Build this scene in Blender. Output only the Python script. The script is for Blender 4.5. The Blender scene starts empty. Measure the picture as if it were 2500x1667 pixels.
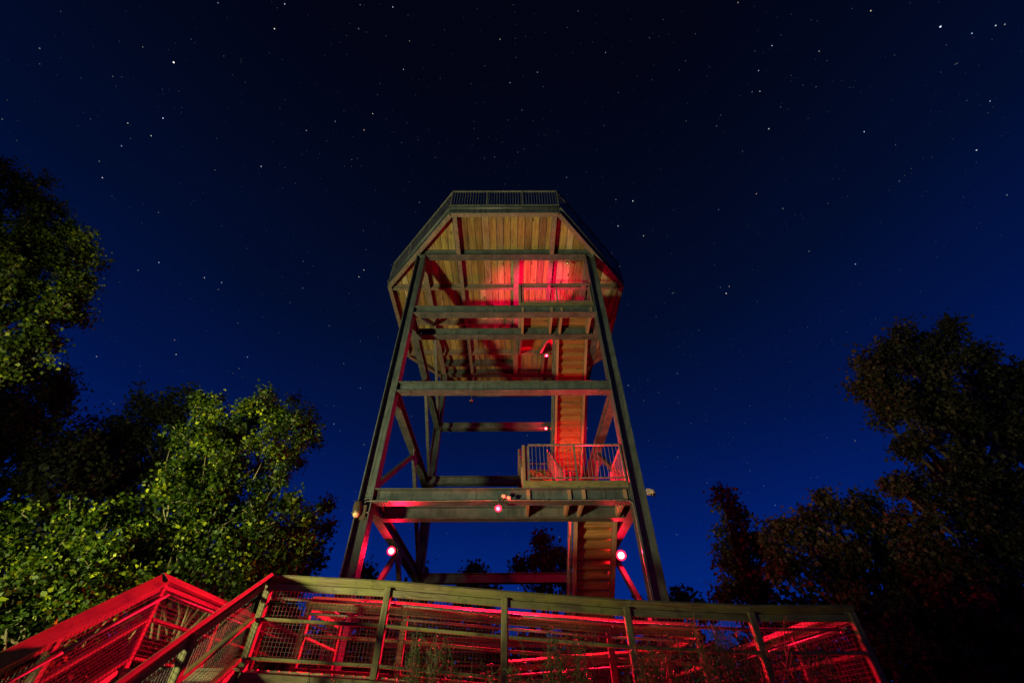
import bpy, bmesh, math, random
import numpy as np
from mathutils import Matrix, Vector
random.seed(7)
rng = np.random.default_rng(11)
S = bpy.context.scene
COL = S.collection
H = 1.0                      # eye height above the ground; all numbers below are metres relative to the eye
GZ = -1.0                    # ground, relative to the eye

# ------------------------------------------------------------------ camera
TH, YAW, ROLL = 0.7379, -0.0026, -0.0049
c_, s_ = math.cos(TH), math.sin(TH)
r_ = Vector((1, 0, 0)); u_ = Vector((0, -s_, c_)); f_ = Vector((0, c_, s_))
Rz = Matrix.Rotation(YAW, 3, 'Z')
r_, u_, f_ = Rz @ r_, Rz @ u_, Rz @ f_
cr, sr = math.cos(ROLL), math.sin(ROLL)
r_, u_ = cr * r_ + sr * u_, -sr * r_ + cr * u_
FPX = 1044.865
cam = bpy.data.cameras.new('camera'); camo = bpy.data.objects.new('camera', cam); COL.objects.link(camo)
cam.sensor_width = 36.0; cam.lens = FPX / 2500 * 36.0; cam.clip_end = 8000; cam.clip_start = 0.05
M3 = Matrix((r_, u_, -f_)).transposed()
camo.matrix_world = Matrix.Translation((0, 0, H)) @ M3.to_4x4()
S.camera = camo

def at(x, y, X=None, Y=None, Z=None):
    """point (relative to the eye) seen at a pixel of the 2500 wide photograph, on a given plane"""
    d = r_ * ((x - 1250) / FPX) + u_ * ((833.5 - y) / FPX) + f_
    t = X / d.x if X is not None else Y / d.y if Y is not None else Z / d.z
    return d * t

# ------------------------------------------------------------------ world: night sky
W = bpy.data.worlds.new('World'); S.world = W; W.use_nodes = True
nt = W.node_tree; nt.nodes.clear()
out = nt.nodes.new('ShaderNodeOutputWorld'); bg = nt.nodes.new('ShaderNodeBackground')
tc = nt.nodes.new('ShaderNodeTexCoord'); sx = nt.nodes.new('ShaderNodeSeparateXYZ')
ramp = nt.nodes.new('ShaderNodeValToRGB'); nz = nt.nodes.new('ShaderNodeTexNoise'); ma = nt.nodes.new('ShaderNodeMath')
nz.inputs['Scale'].default_value = 1.6; nz.inputs['Detail'].default_value = 3
ma.operation = 'MULTIPLY_ADD'; ma.inputs[1].default_value = 0.16
sub = nt.nodes.new('ShaderNodeMath'); sub.operation = 'SUBTRACT'; sub.inputs[1].default_value = 0.08
nt.links.new(tc.outputs['Generated'], sx.inputs[0]); nt.links.new(tc.outputs['Generated'], nz.inputs['Vector'])
nt.links.new(nz.outputs['Fac'], ma.inputs[0]); nt.links.new(sx.outputs['Z'], ma.inputs[2])
nt.links.new(ma.outputs[0], sub.inputs[0]); nt.links.new(sub.outputs[0], ramp.inputs['Fac'])
nt.links.new(ramp.outputs['Color'], bg.inputs['Color']); nt.links.new(bg.outputs[0], out.inputs['Surface'])
e = ramp.color_ramp.elements
SKY = [(0.0, (0.0006, 0.026, 0.23)), (0.2, (0.0005, 0.0175, 0.185)), (0.36, (0.0005, 0.0100, 0.108)), (0.5, (0.0005, 0.0062, 0.056)),
       (0.66, (0.0006, 0.0040, 0.026)), (0.80, (0.0006, 0.0025, 0.0135)), (0.93, (0.0007, 0.0014, 0.0072)), (1.0, (0.0007, 0.0011, 0.0055))]
while len(e) < len(SKY): e.new(0.5)
for el, (p, c) in zip(e, SKY): el.position = p; el.color = (*c, 1)
bg.inputs['Strength'].default_value = 1.0

S.view_settings.view_transform = 'Standard'; S.view_settings.look = 'None'
S.view_settings.exposure = 0.0; S.view_settings.gamma = 1.0; S.view_settings.use_curve_mapping = False
S.cycles.use_denoising = True
S.cycles.max_bounces = 6; S.cycles.diffuse_bounces = 3; S.cycles.glossy_bounces = 2; S.cycles.transmission_bounces = 3; S.cycles.transparent_max_bounces = 4
S.cycles.sample_clamp_indirect = 4.0

FLOOD_POS = Vector((-8.2, 0.8, 0.4 - H)); FLOOD_AIM = Vector((-1.0, 14.0, 14.5)); FLOOD_POWER = 12800.0
FLOOD_COL = (1.0, 0.93, 0.42)
RED = (1.0, 0.005, 0.034)

# ------------------------------------------------------------------ materials
MATS = {}
def mat(name):
    m = bpy.data.materials.new(name); m.use_nodes = True; MATS[name] = m
    return m, m.node_tree, m.node_tree.nodes['Principled BSDF']
def N(nt, t, **kw):
    n = nt.nodes.new(t)
    for k, v in kw.items(): setattr(n, k, v)
    return n
def mixcol(nt, a, b, fac, blend='MIX'):
    n = N(nt, 'ShaderNodeMix', data_type='RGBA', blend_type=blend)
    for sock, v in ((6, a), (7, b), (0, fac)):
        if hasattr(v, 'is_output'): nt.links.new(v, n.inputs[sock])
        elif sock == 0: n.inputs[0].default_value = v
        else: n.inputs[sock].default_value = (*v, 1)
    return n.outputs[2]
def bump(nt, bsdf, h, strength, dist=0.01):
    b = N(nt, 'ShaderNodeBump'); b.inputs['Strength'].default_value = strength; b.inputs['Distance'].default_value = dist
    nt.links.new(h, b.inputs['Height']); nt.links.new(b.outputs[0], bsdf.inputs['Normal'])
def ramp2(nt, fac, stops):
    r = N(nt, 'ShaderNodeValToRGB'); el = r.color_ramp.elements
    while len(el) < len(stops): el.new(0.5)
    for a, (p, c) in zip(el, stops): a.position = p; a.color = (*c, 1)
    nt.links.new(fac, r.inputs[0]); return r.outputs[0]

def steel(name, col, col2, rough=0.5, rust=(0.11, 0.06, 0.035)):
    m, nt, b = mat(name)
    n1 = N(nt, 'ShaderNodeTexNoise'); n1.inputs['Scale'].default_value = 2.6; n1.inputs['Detail'].default_value = 7; n1.inputs['Roughness'].default_value = 0.65
    n2 = N(nt, 'ShaderNodeTexNoise'); n2.inputs['Scale'].default_value = 38; n2.inputs['Detail'].default_value = 3
    n3 = N(nt, 'ShaderNodeTexNoise'); n3.inputs['Scale'].default_value = 1.0; n3.inputs['Detail'].default_value = 5
    g = N(nt, 'ShaderNodeNewGeometry')
    mp = N(nt, 'ShaderNodeMapping'); mp.inputs['Scale'].default_value = (11, 11, 0.7); nt.links.new(g.outputs['Position'], mp.inputs['Vector'])
    nt.links.new(g.outputs['Position'], n1.inputs['Vector']); nt.links.new(g.outputs['Position'], n2.inputs['Vector']); nt.links.new(mp.outputs[0], n3.inputs['Vector'])
    c1 = mixcol(nt, col, col2, ramp2(nt, n1.outputs['Fac'], [(0.36, (0, 0, 0)), (0.64, (1, 1, 1))]))
    st = mixcol(nt, c1, tuple(v * 0.45 for v in col), ramp2(nt, n3.outputs['Fac'], [(0.50, (0, 0, 0)), (0.70, (0.8, 0.8, 0.8))]))
    c2 = mixcol(nt, st, rust, ramp2(nt, n2.outputs['Fac'], [(0.58, (0, 0, 0)), (0.74, (0.85, 0.85, 0.85))]))
    nt.links.new(c2, b.inputs['Base Color'])
    rr = N(nt, 'ShaderNodeMapRange'); rr.inputs[3].default_value = rough - 0.15; rr.inputs[4].default_value = rough + 0.25
    nt.links.new(n1.outputs['Fac'], rr.inputs[0]); nt.links.new(rr.outputs[0], b.inputs['Roughness'])
    bump(nt, b, n2.outputs['Fac'], 0.3, 0.004)
    return m
steel('steel_green', (0.028, 0.043, 0.046), (0.060, 0.078, 0.080), 0.5)
steel('steel_tan', (0.11, 0.095, 0.08), (0.16, 0.135, 0.11), 0.55)
steel('galvanised', (0.075, 0.085, 0.07), (0.13, 0.13, 0.11), 0.42, (0.16, 0.13, 0.10))
steel('bolt_dark', (0.03, 0.035, 0.03), (0.05, 0.05, 0.045), 0.5)
steel('wire', (0.008, 0.008, 0.007), (0.016, 0.015, 0.013), 0.5, (0.02, 0.014, 0.01))

def wood(name, cols, grain=0.5, knots=True, moss=None, rough=0.75, sep=1.0):
    """boards: local X runs along the board; each object gets its own tone"""
    m, nt, b = mat(name)
    t = N(nt, 'ShaderNodeTexCoord'); oi = N(nt, 'ShaderNodeObjectInfo')
    off = N(nt, 'ShaderNodeVectorMath', operation='SCALE'); off.inputs[0].default_value = (37.0, 91.0, 53.0)
    nt.links.new(oi.outputs['Random'], off.inputs['Scale'])
    add = N(nt, 'ShaderNodeVectorMath', operation='ADD'); nt.links.new(t.outputs['Object'], add.inputs[0]); nt.links.new(off.outputs[0], add.inputs[1])
    mp = N(nt, 'ShaderNodeMapping'); mp.inputs['Scale'].default_value = (0.9, 16, 16); nt.links.new(add.outputs[0], mp.inputs['Vector'])
    g = N(nt, 'ShaderNodeTexNoise'); g.inputs['Scale'].default_value = 2.0; g.inputs['Detail'].default_value = 7; g.inputs['Distortion'].default_value = 1.3
    nt.links.new(mp.outputs[0], g.inputs['Vector'])
    mp2 = N(nt, 'ShaderNodeMapping'); mp2.inputs['Scale'].default_value = (0.35, 2.4, 2.4); nt.links.new(add.outputs[0], mp2.inputs['Vector'])
    big = N(nt, 'ShaderNodeTexNoise'); big.inputs['Scale'].default_value = 1.4; big.inputs['Detail'].default_value = 4; nt.links.new(mp2.outputs[0], big.inputs['Vector'])
    base = ramp2(nt, oi.outputs['Random'], [(i / max(1, len(cols) - 1) , c) for i, c in enumerate(cols)])
    dark = mixcol(nt, base, (0.35, 0.24, 0.14), 1.0, 'MULTIPLY')
    c1 = mixcol(nt, base, dark, ramp2(nt, g.outputs['Fac'], [(0.42, (0, 0, 0)), (0.72, (grain, grain, grain))]))
    c2 = mixcol(nt, c1, dark, ramp2(nt, big.outputs['Fac'], [(0.5, (0, 0, 0)), (0.72, (0.55 * sep, 0.55 * sep, 0.55 * sep))]))
    h = g.outputs['Fac']
    if knots:
        mp3 = N(nt, 'ShaderNodeMapping'); mp3.inputs['Scale'].default_value = (1.3, 3.4, 3.4); nt.links.new(add.outputs[0], mp3.inputs['Vector'])
        v = N(nt, 'ShaderNodeTexVoronoi'); v.inputs['Scale'].default_value = 1.0; nt.links.new(mp3.outputs[0], v.inputs['Vector'])
        kf = ramp2(nt, v.outputs['Distance'], [(0.0, (0.95, 0.95, 0.95)), (0.10, (0.85, 0.85, 0.85)), (0.17, (0, 0, 0))])
        c2 = mixcol(nt, c2, (0.05, 0.03, 0.015), kf)
    if moss:
        nm = N(nt, 'ShaderNodeTexNoise'); nm.inputs['Scale'].default_value = 2.6; nm.inputs['Detail'].default_value = 6
        ge = N(nt, 'ShaderNodeNewGeometry'); nt.links.new(ge.outputs['Position'], nm.inputs['Vector'])
        c2 = mixcol(nt, c2, moss, ramp2(nt, nm.outputs['Fac'], [(0.40, (0, 0, 0)), (0.66, (0.8, 0.8, 0.8))]))
        nd = N(nt, 'ShaderNodeTexNoise'); nd.inputs['Scale'].default_value = 9; nd.inputs['Detail'].default_value = 5
        nt.links.new(ge.outputs['Position'], nd.inputs['Vector'])
        c2 = mixcol(nt, c2, (0.04, 0.045, 0.02), ramp2(nt, nd.outputs['Fac'], [(0.55, (0, 0, 0)), (0.75, (0.8, 0.8, 0.8))]))
    nt.links.new(c2, b.inputs['Base Color']); b.inputs['Roughness'].default_value = rough
    bump(nt, b, h, 0.35, 0.006)
    return m
wood('plank_wood', [(0.29, 0.22, 0.06), (0.12, 0.085, 0.03), (0.33, 0.29, 0.12), (0.17, 0.105, 0.035), (0.26, 0.235, 0.07), (0.14, 0.10, 0.045), (0.38, 0.34, 0.20), (0.21, 0.12, 0.035), (0.30, 0.27, 0.09), (0.16, 0.13, 0.05)], 1.0, sep=1.7)
wood('stair_wood', [(0.20, 0.12, 0.035), (0.16, 0.08, 0.028), (0.27, 0.16, 0.045), (0.19, 0.105, 0.04)], 0.8)
wood('stringer_wood', [(0.20, 0.13, 0.08), (0.24, 0.16, 0.10)], 0.5, False)
wood('rail_wood', [(0.125, 0.115, 0.058), (0.175, 0.155, 0.085), (0.14, 0.128, 0.06), (0.10, 0.095, 0.052)], 1.0, True, (0.13, 0.14, 0.03), sep=1.8)
wood('deck_wood', [(0.24, 0.19, 0.11), (0.30, 0.24, 0.14), (0.20, 0.16, 0.10)], 0.6, True)

def plain(name, col, rough=0.5, metal=0.0, emit=None, strength=0.0):
    m, nt, b = mat(name)
    n = N(nt, 'ShaderNodeTexNoise'); n.inputs['Scale'].default_value = 30
    g = N(nt, 'ShaderNodeNewGeometry'); nt.links.new(g.outputs['Position'], n.inputs['Vector'])
    c = mixcol(nt, tuple(v * 0.8 for v in col), col, n.outputs['Fac'])
    nt.links.new(c, b.inputs['Base Color']); b.inputs['Roughness'].default_value = rough; b.inputs['Metallic'].default_value = metal
    if emit:
        b.inputs['Emission Color'].default_value = (*emit, 1); b.inputs['Emission Strength'].default_value = strength
        try: m.cycles.emission_sampling = 'NONE'
        except Exception: pass
    return m
plain('bulb_red', (0.9, 0.3, 0.3), 0.3, 0, (1.0, 0.40, 0.44), 6.0)
plain('bulb_crimson', (0.9, 0.2, 0.2), 0.3, 0, (1.0, 0.055, 0.10), 5.0)
plain('halo_red', (0.6, 0.02, 0.03), 0.2, 0, (1.0, 0.012, 0.045), 3.5)  # red halo of the lamps, as emission on an added ring
plain('bulb_warm', (0.9, 0.5, 0.4), 0.3, 0, (1.0, 0.25, 0.2), 5.0)
plain('cream_plastic', (0.36, 0.32, 0.24), 0.45)
plain('lens_cream', (0.80, 0.62, 0.36), 0.25)
plain('black_plastic', (0.012, 0.012, 0.016), 0.12)
plain('bronze_metal', (0.10, 0.085, 0.055), 0.4, 0.3)
plain('flood_lens', (0.9, 0.9, 0.8), 0.2, 0, (1.0, 0.9, 0.5), 20.0)
plain('bark', (0.09, 0.07, 0.045), 0.9)
plain('bark_pale', (0.17, 0.16, 0.075), 0.85)

def leafmat(name, ca, cb, cc, trans=0.35):
    m = bpy.data.materials.new(name); m.use_nodes = True; MATS[name] = m; nt = m.node_tree
    b = nt.nodes['Principled BSDF']; o = nt.nodes['Material Output']
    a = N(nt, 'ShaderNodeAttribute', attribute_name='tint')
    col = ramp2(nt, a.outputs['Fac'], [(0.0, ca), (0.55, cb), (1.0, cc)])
    nt.links.new(col, b.inputs['Base Color']); b.inputs['Roughness'].default_value = 0.55; b.inputs['Specular IOR Level'].default_value = 0.25
    tr = N(nt, 'ShaderNodeBsdfTranslucent'); nt.links.new(col, tr.inputs['Color'])
    mx = N(nt, 'ShaderNodeMixShader'); mx.inputs[0].default_value = trans
    nt.links.new(b.outputs[0], mx.inputs[1]); nt.links.new(tr.outputs[0], mx.inputs[2]); nt.links.new(mx.outputs[0], o.inputs['Surface'])
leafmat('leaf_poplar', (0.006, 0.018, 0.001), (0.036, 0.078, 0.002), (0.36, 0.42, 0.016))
leafmat('leaf_dark', (0.018, 0.028, 0.010), (0.030, 0.045, 0.016), (0.055, 0.070, 0.024), 0.25)
leafmat('leaf_brown', (0.020, 0.023, 0.012), (0.036, 0.038, 0.020), (0.085, 0.080, 0.045), 0.2)
leafmat('grass_blade', (0.018, 0.070, 0.016), (0.036, 0.11, 0.026), (0.075, 0.14, 0.045), 0.06)
leafmat('leaf_poplar_dim', (0.008, 0.020, 0.002), (0.036, 0.068, 0.003), (0.22, 0.27, 0.012))  # darkened poplar leaf: weaker light on the tall tree put into the colour

m, nt2, b = mat('ground_soil')
n = N(nt2, 'ShaderNodeTexNoise'); n.inputs['Scale'].default_value = 0.7; n.inputs['Detail'].default_value = 8
g = N(nt2, 'ShaderNodeNewGeometry'); nt2.links.new(g.outputs['Position'], n.inputs['Vector'])
nt2.links.new(mixcol(nt2, (0.035, 0.045, 0.018), (0.08, 0.065, 0.04), n.outputs['Fac']), b.inputs['Base Color']); b.inputs['Roughness'].default_value = 0.95

# ------------------------------------------------------------------ builders
WORLD = {}
def link(o, parent):
    COL.objects.link(o)
    if parent is not None: o.parent = parent
def empty(name, loc, parent=None):
    o = bpy.data.objects.new(name, None); o.empty_display_size = 0.2
    loc = Vector(loc) + Vector((0, 0, H)); WORLD[o.name] = loc
    link(o, parent)
    o.location = loc - (WORLD[parent.name] if parent is not None else Vector())
    return o
def tag(o, label=None, cat=None, group=None, kind=None):
    for k, v in (('label', label), ('category', cat), ('group', group), ('kind', kind)):
        if v: o[k] = v
    return o
def place(o, M, parent):
    """M: matrix relative to the eye"""
    M = Matrix.Translation((0, 0, H)) @ M
    link(o, parent)
    if parent is not None: M = Matrix.Translation(-WORLD[parent.name]) @ M
    o.matrix_local = M
    return o
CACHE = {}
def mesh_from(name, vs, fs, m, smooth=False):
    me = bpy.data.meshes.new(name); me.from_pydata([tuple(v) for v in vs], [], fs); me.update()
    if m: me.materials.append(MATS[m])
    if smooth:
        for p in me.polygons: p.use_smooth = True
    return me
def frame(p0, p1, up):
    p0, p1 = Vector(p0), Vector(p1); X = (p1 - p0); L = X.length; X.normalize()
    Zv = Vector(up); Zv = Zv - X * Zv.dot(X)
    if Zv.length < 1e-5: Zv = Vector((0, 1, 0)) if abs(X.y) < 0.9 else Vector((1, 0, 0)); Zv = Zv - X * Zv.dot(X)
    Zv.normalize(); Yv = Zv.cross(X)
    M = Matrix((X, Yv, Zv)).transposed().to_4x4(); M.translation = (p0 + p1) / 2
    return M, L
def prism_mesh(name, prof, L, m, bevel=0.0):
    """prof: CCW list of (y,z); extruded along local x, centred"""
    n = len(prof)
    vs = [(-L / 2, y, z) for y, z in prof] + [(L / 2, y, z) for y, z in prof]
    fs = [tuple(range(n - 1, -1, -1)), tuple(range(n, 2 * n))] + [(i, (i + 1) % n, n + (i + 1) % n, n + i) for i in range(n)]
    return mesh_from(name, vs, fs, m)
def boxprof(w, h, ch=0.0):
    a, b = w / 2, h / 2
    if ch <= 0: return [(-a, -b), (a, -b), (a, b), (-a, b)]
    return [(-a + ch, -b), (a - ch, -b), (a, -b + ch), (a, b - ch), (a - ch, b), (-a + ch, b), (-a, b - ch), (-a, -b + ch)]
def bar(name, p0, p1, w, h, m, parent, up=(0, 0, 1), ch=None):
    """box beam from p0 to p1; w across, h along up"""
    M, L = frame(p0, p1, up)
    if ch is None: ch = min(w, h) * 0.12
    key = ('bar', round(L, 3), round(w, 4), round(h, 4), m)
    if key not in CACHE: CACHE[key] = prism_mesh(name, boxprof(w, h, ch), L, m)
    return place(bpy.data.objects.new(name, CACHE[key]), M, parent)
def ibeam(name, p0, p1, d, fl, m, parent, up=(0, 0, 1), tf=0.022, tw=0.016):
    M, L = frame(p0, p1, up)
    a, b = fl / 2, d / 2; w = tw / 2
    prof = [(-a, -b), (a, -b), (a, -b + tf), (w, -b + tf), (w, b - tf), (a, b - tf), (a, b), (-a, b), (-a, b - tf), (-w, b - tf), (-w, -b + tf), (-a, -b + tf)]
    key = ('ib', round(L, 3), d, fl, m)
    if key not in CACHE: CACHE[key] = prism_mesh(name, prof, L, m)
    return place(bpy.data.objects.new(name, CACHE[key]), M, parent)
def tube(name, pts, rad, m, parent, n=8, smooth=True):
    """round bar through points"""
    pts = [Vector(p) for p in pts]; org = pts[0].copy(); vs = []; fs = []
    for i, p in enumerate(pts):
        d = (pts[min(i + 1, len(pts) - 1)] - pts[max(i - 1, 0)]).normalized()
        a = d.cross(Vector((0, 0, 1)));
        if a.length < 1e-3: a = d.cross(Vector((1, 0, 0)))
        a.normalize(); b2 = d.cross(a); r = rad[i] if isinstance(rad, (list, tuple)) else rad
        for k in range(n):
            t = 2 * math.pi * k / n; vs.append(p - org + (a * math.cos(t) + b2 * math.sin(t)) * r)
    for i in range(len(pts) - 1):
        for k in range(n): fs.append((i * n + k, i * n + (k + 1) % n, (i + 1) * n + (k + 1) % n, (i + 1) * n + k))
    fs.append(tuple(range(n - 1, -1, -1))); fs.append(tuple(range((len(pts) - 1) * n, len(pts) * n)))
    return place(bpy.data.objects.new(name, mesh_from(name, vs, fs, m, smooth)), Matrix.Translation(org), parent)
class MB:
    def __init__(s): s.v = []; s.f = []
    def box(s, lo, hi):
        i = len(s.v); (x0, y0, z0), (x1, y1, z1) = lo, hi
        s.v += [(x0, y0, z0), (x1, y0, z0), (x1, y1, z0), (x0, y1, z0), (x0, y0, z1), (x1, y0, z1), (x1, y1, z1), (x0, y1, z1)]
        s.f += [tuple(i + k for k in q) for q in ((3, 2, 1, 0), (4, 5, 6, 7), (0, 1, 5, 4), (1, 2, 6, 5), (2, 3, 7, 6), (3, 0, 4, 7))]
    def stick(s, p0, p1, w):
        M, L = frame(p0, p1, (0, 0, 1)); i = len(s.v)
        for x in (-L / 2, L / 2):
            for y, z in ((-w, -w), (w, -w), (w, w), (-w, w)): s.v.append(tuple(M @ Vector((x, y, z))))
        s.f += [tuple(i + k for k in q) for q in ((0, 1, 5, 4), (1, 2, 6, 5), (2, 3, 7, 6), (3, 0, 4, 7))]
    def lathe(s, M, prof, n=12, caps=True):
        i = len(s.v)
        for r, z in prof:
            for k in range(n):
                t = 2 * math.pi * k / n; s.v.append(tuple(M @ Vector((r * math.cos(t), r * math.sin(t), z))))
        for j in range(len(prof) - 1):
            for k in range(n): s.f.append((i + j * n + k, i + j * n + (k + 1) % n, i + (j + 1) * n + (k + 1) % n, i + (j + 1) * n + k))
        if caps:
            s.f.append(tuple(i + k for k in range(n - 1, -1, -1))); s.f.append(tuple(i + (len(prof) - 1) * n + k for k in range(n)))
    def build(s, name, m, parent, org=(0, 0, 0), smooth=False):
        o3 = Vector(org)
        me = mesh_from(name, [Vector(v) - o3 for v in s.v], s.f, m, smooth)
        return place(bpy.data.objects.new(name, me), Matrix.Translation(o3), parent)

# ------------------------------------------------------------------ ground
gm = MB(); R = 1500.0
gm.v = [(-R, -R, GZ), (R, -R, GZ), (R, R, GZ), (-R, R, GZ)]; gm.f = [(0, 1, 2, 3)]
tag(gm.build('ground', 'ground_soil', None), kind='structure')

# ------------------------------------------------------------------ the tower
XL, XR = -3.715, 3.251          # column axes
YF, YB = 10.89, 18.89
Z1, DZ = 4.647, 3.4387
ZK = {k: Z1 + DZ * (k - 1) for k in (1, 2, 3, 4)}
BD = 0.345                      # beam depth
tower = empty('observation_tower', (-0.23, 14.8, GZ))
tag(tower, 'tall dark green steel lookout tower with eight-sided timber deck and stairs', 'tower')
for x in (XL, XR):
    for y in (YF, YB):
        ibeam('column', (x, y, GZ), (x, y, ZK[4] - BD - 0.004), 0.36, 0.38, 'steel_green', tower, up=(1, 0, 0), tf=0.03)
        bar('base_plate', (x - 0.3, y, GZ + 0.1), (x + 0.3, y, GZ + 0.1), 0.6, 0.2, 'steel_green', tower)
def xbeam(name, x0, x1, yc, ztop, fl=0.30, d=BD, m='steel_green'):
    return ibeam(name, (x0, yc, ztop - d / 2), (x1, yc, ztop - d / 2), d, fl, m, tower)
def ybeam(name, y0, y1, xc, ztop, fl=0.28, d=BD, m='steel_green'):
    return ibeam(name, (xc, y0, ztop - d / 2), (xc, y1, ztop - d / 2), d, fl, m, tower)
for k in (1, 2, 3):
    xbeam('cross_beam', XL + 0.181, XR - 0.181, 10.868, ZK[k])
    xbeam('cross_beam', XL + 0.181, XR - 0.181, 18.89, ZK[k])
    for x in (XL, XR): ybeam('side_girder', YF + 0.02, YB - 0.02, x, ZK[k] - 0.004, 0.26)
for k in (1, 3): xbeam('landing_beam', XL + 0.14, XR - 0.14, 12.045, ZK[k] - 0.002, 0.28)
xbeam('landing_beam', XL + 0.14, XR - 0.14, 17.56, ZK[2] - 0.002, 0.28)
# bolts and end plates
def bolts(spots, r=0.016, d=(0, -1, 0)):
    mb = MB(); up = Vector(d)
    M0 = Vector((0, 0, 1)).rotation_difference(up).to_matrix().to_4x4()
    for p in spots: mb.lathe(Matrix.Translation(p) @ M0, [(r, -0.004), (r, 0.016), (r * 0.6, 0.022)], 6)
    return mb.build('bolt_group', 'bolt_dark', tower, spots[0])
for k in (1, 2, 3):
    z = ZK[k] - BD / 2
    for x, sgn in ((XL, 1), (XR, -1)):
        bolts([(x + dx, YF - 0.01, z + dz) for dx in (-0.05, 0.07) for dz in (-0.09, 0.0, 0.09)])
        xe = x + sgn * 0.182
        bar('end_plate', (xe, 10.868 - 0.007, z), (xe + sgn * 0.11, 10.868 - 0.007, z), 0.03, 0.27, 'steel_green', tower)
        bolts([(xe + sgn * dx, 10.868 - 0.022, z + dz) for dx in (0.03, 0.08) for dz in (-0.1, -0.035, 0.035, 0.1)])
        bar('splice_plate', (xe, 10.868, ZK[k] - BD - 0.008), (xe + sgn * 0.42, 10.868, ZK[k] - BD - 0.008), 0.26, 0.016, 'steel_green', tower)
        bolts([(xe + sgn * (0.06 + 0.075 * i), 10.868 + dy, ZK[k] - BD - 0.015) for i in range(5) for dy in (-0.09, 0.09)], 0.014, (0, 0, -1))
# chevron braces on both sides
YM = (YF + YB) / 2
for x in (XL, XR):
    for k in (1, 2, 3, 4):
        zt = ZK[k] - BD - 0.12; zb = (ZK[k - 1] + 0.16) if k > 1 else Z1 - DZ + 0.1
        bar('chevron_brace', (x, YM - 0.16, zt), (x, YF + 0.24, zb), 0.14, 0.16, 'steel_green', tower)
        bar('chevron_brace', (x, YM + 0.16, zt), (x, YB - 0.24, zb), 0.14, 0.16, 'steel_green', tower)
        g = MB(); t = 0.012
        prof = [(YM - 0.42, ZK[k] - BD - 0.006), (YM + 0.42, ZK[k] - BD - 0.006), (YM + 0.36, ZK[k] - BD - 0.22), (YM + 0.12, ZK[k] - BD - 0.42), (YM - 0.12, ZK[k] - BD - 0.42), (YM - 0.36, ZK[k] - BD - 0.22)]
        n = len(prof); g.v = [(x + 0.085 - t, y, z) for y, z in prof] + [(x + 0.085 + t, y, z) for y, z in prof]
        g.f = [tuple(range(n - 1, -1, -1)), tuple(range(n, 2 * n))] + [(i, (i + 1) % n, n + (i + 1) % n, n + i) for i in range(n)]
        g.build('gusset_plate', 'steel_green', tower, (x, YM, ZK[k] - BD))

# --- eight-sided deck
CX, CY = -0.232, 14.82
AX, AY, FX, SY = 5.25, 6.05, 2.11, 2.45
OCT = [(CX - FX, CY - AY), (CX + FX, CY - AY), (CX + AX, CY - SY), (CX + AX, CY + SY), (CX + FX, CY + AY), (CX - FX, CY + AY), (CX - AX, CY + SY), (CX - AX, CY - SY)]
def clip(poly, a, b, inset):
    """keep the part of poly to the left of a->b, moved in by inset"""
    ex, ey = b[0] - a[0], b[1] - a[1]; L = math.hypot(ex, ey); nx, ny = -ey / L, ex / L
    d = lambda p: (p[0] - a[0]) * nx + (p[1] - a[1]) * ny - inset
    o = []
    for i in range(len(poly)):
        p, q = poly[i], poly[(i + 1) % len(poly)]; dp, dq = d(p), d(q)
        if dp >= 0: o.append(p)
        if dp * dq < 0: t = dp / (dp - dq); o.append((p[0] + (q[0] - p[0]) * t, p[1] + (q[1] - p[1]) * t))
    return o
def oct_x(y, inset=0.0):
    """half width of the deck at depth y"""
    dy = abs(y - CY)
    if dy <= SY: return AX - inset
    return AX - (dy - SY) / (AY - SY) * (AX - FX) - inset * 1.35
ZP = ZK[4] + 0.004
def plank(x0, x1, y0, y1, z, th, name, m, parent, inset=0.06):
    poly = [(x0, y0), (x1, y0), (x1, y1), (x0, y1)]
    for i in range(8):
        poly = clip(poly, OCT[i], OCT[(i + 1) % 8], inset)
        if len(poly) < 3: return
    cx = (x0 + x1) / 2; cy = sum(p[1] for p in poly) / len(poly); n = len(poly)
    # local X along the plank (world Y)
    loc = [(p[1] - cy, -(p[0] - cx)) for p in poly]
    vs = [(a, b, 0) for a, b in loc] + [(a, b, th) for a, b in loc]
    fs = [tuple(range(n - 1, -1, -1)), tuple(range(n, 2 * n))] + [(i, (i + 1) % n, n + (i + 1) % n, n + i) for i in range(n)]
    M = Matrix.Translation((cx, cy, z)) @ Matrix.Rotation(math.pi / 2, 4, 'Z')
    place(bpy.data.objects.new(name, mesh_from(name, vs, fs, m)), M, parent)
pw = 0.288; x = CX - AX; i = 0
while x < CX + AX:
    cuts = [[8.7, 12.6, 17.1, 20.95], [8.7, 10.87, 14.85, 18.89, 20.95], [8.7, 14.85, 20.95]][(i * 7 + i // 3) % 3]
    for a, b2 in zip(cuts[:-1], cuts[1:]):
        zz = ZP + random.uniform(0, 0.007)
        segs = [(a + 0.003, b2 - 0.003)]
        if x + pw > 0.36 and x < 1.55:          # stair opening
            o0, o1 = 14.0, 17.25; ns = []
            for (p, q) in segs:
                if p < o0: ns.append((p, min(q, o0)))
                if q > o1: ns.append((max(p, o1), q))
            segs = [sg for sg in ns if sg[1] - sg[0] > 0.05]
        for p, q in segs: plank(x + 0.010, x + pw - 0.010, p, q, zz, 0.045, 'deck_plank', 'plank_wood', tower)
    x += pw; i += 1
for y in (10.868, 18.89):
    hx = oct_x(y, 0.1); xbeam('deck_beam', CX - hx, CX + hx, y, ZK[4], 0.30)
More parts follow.
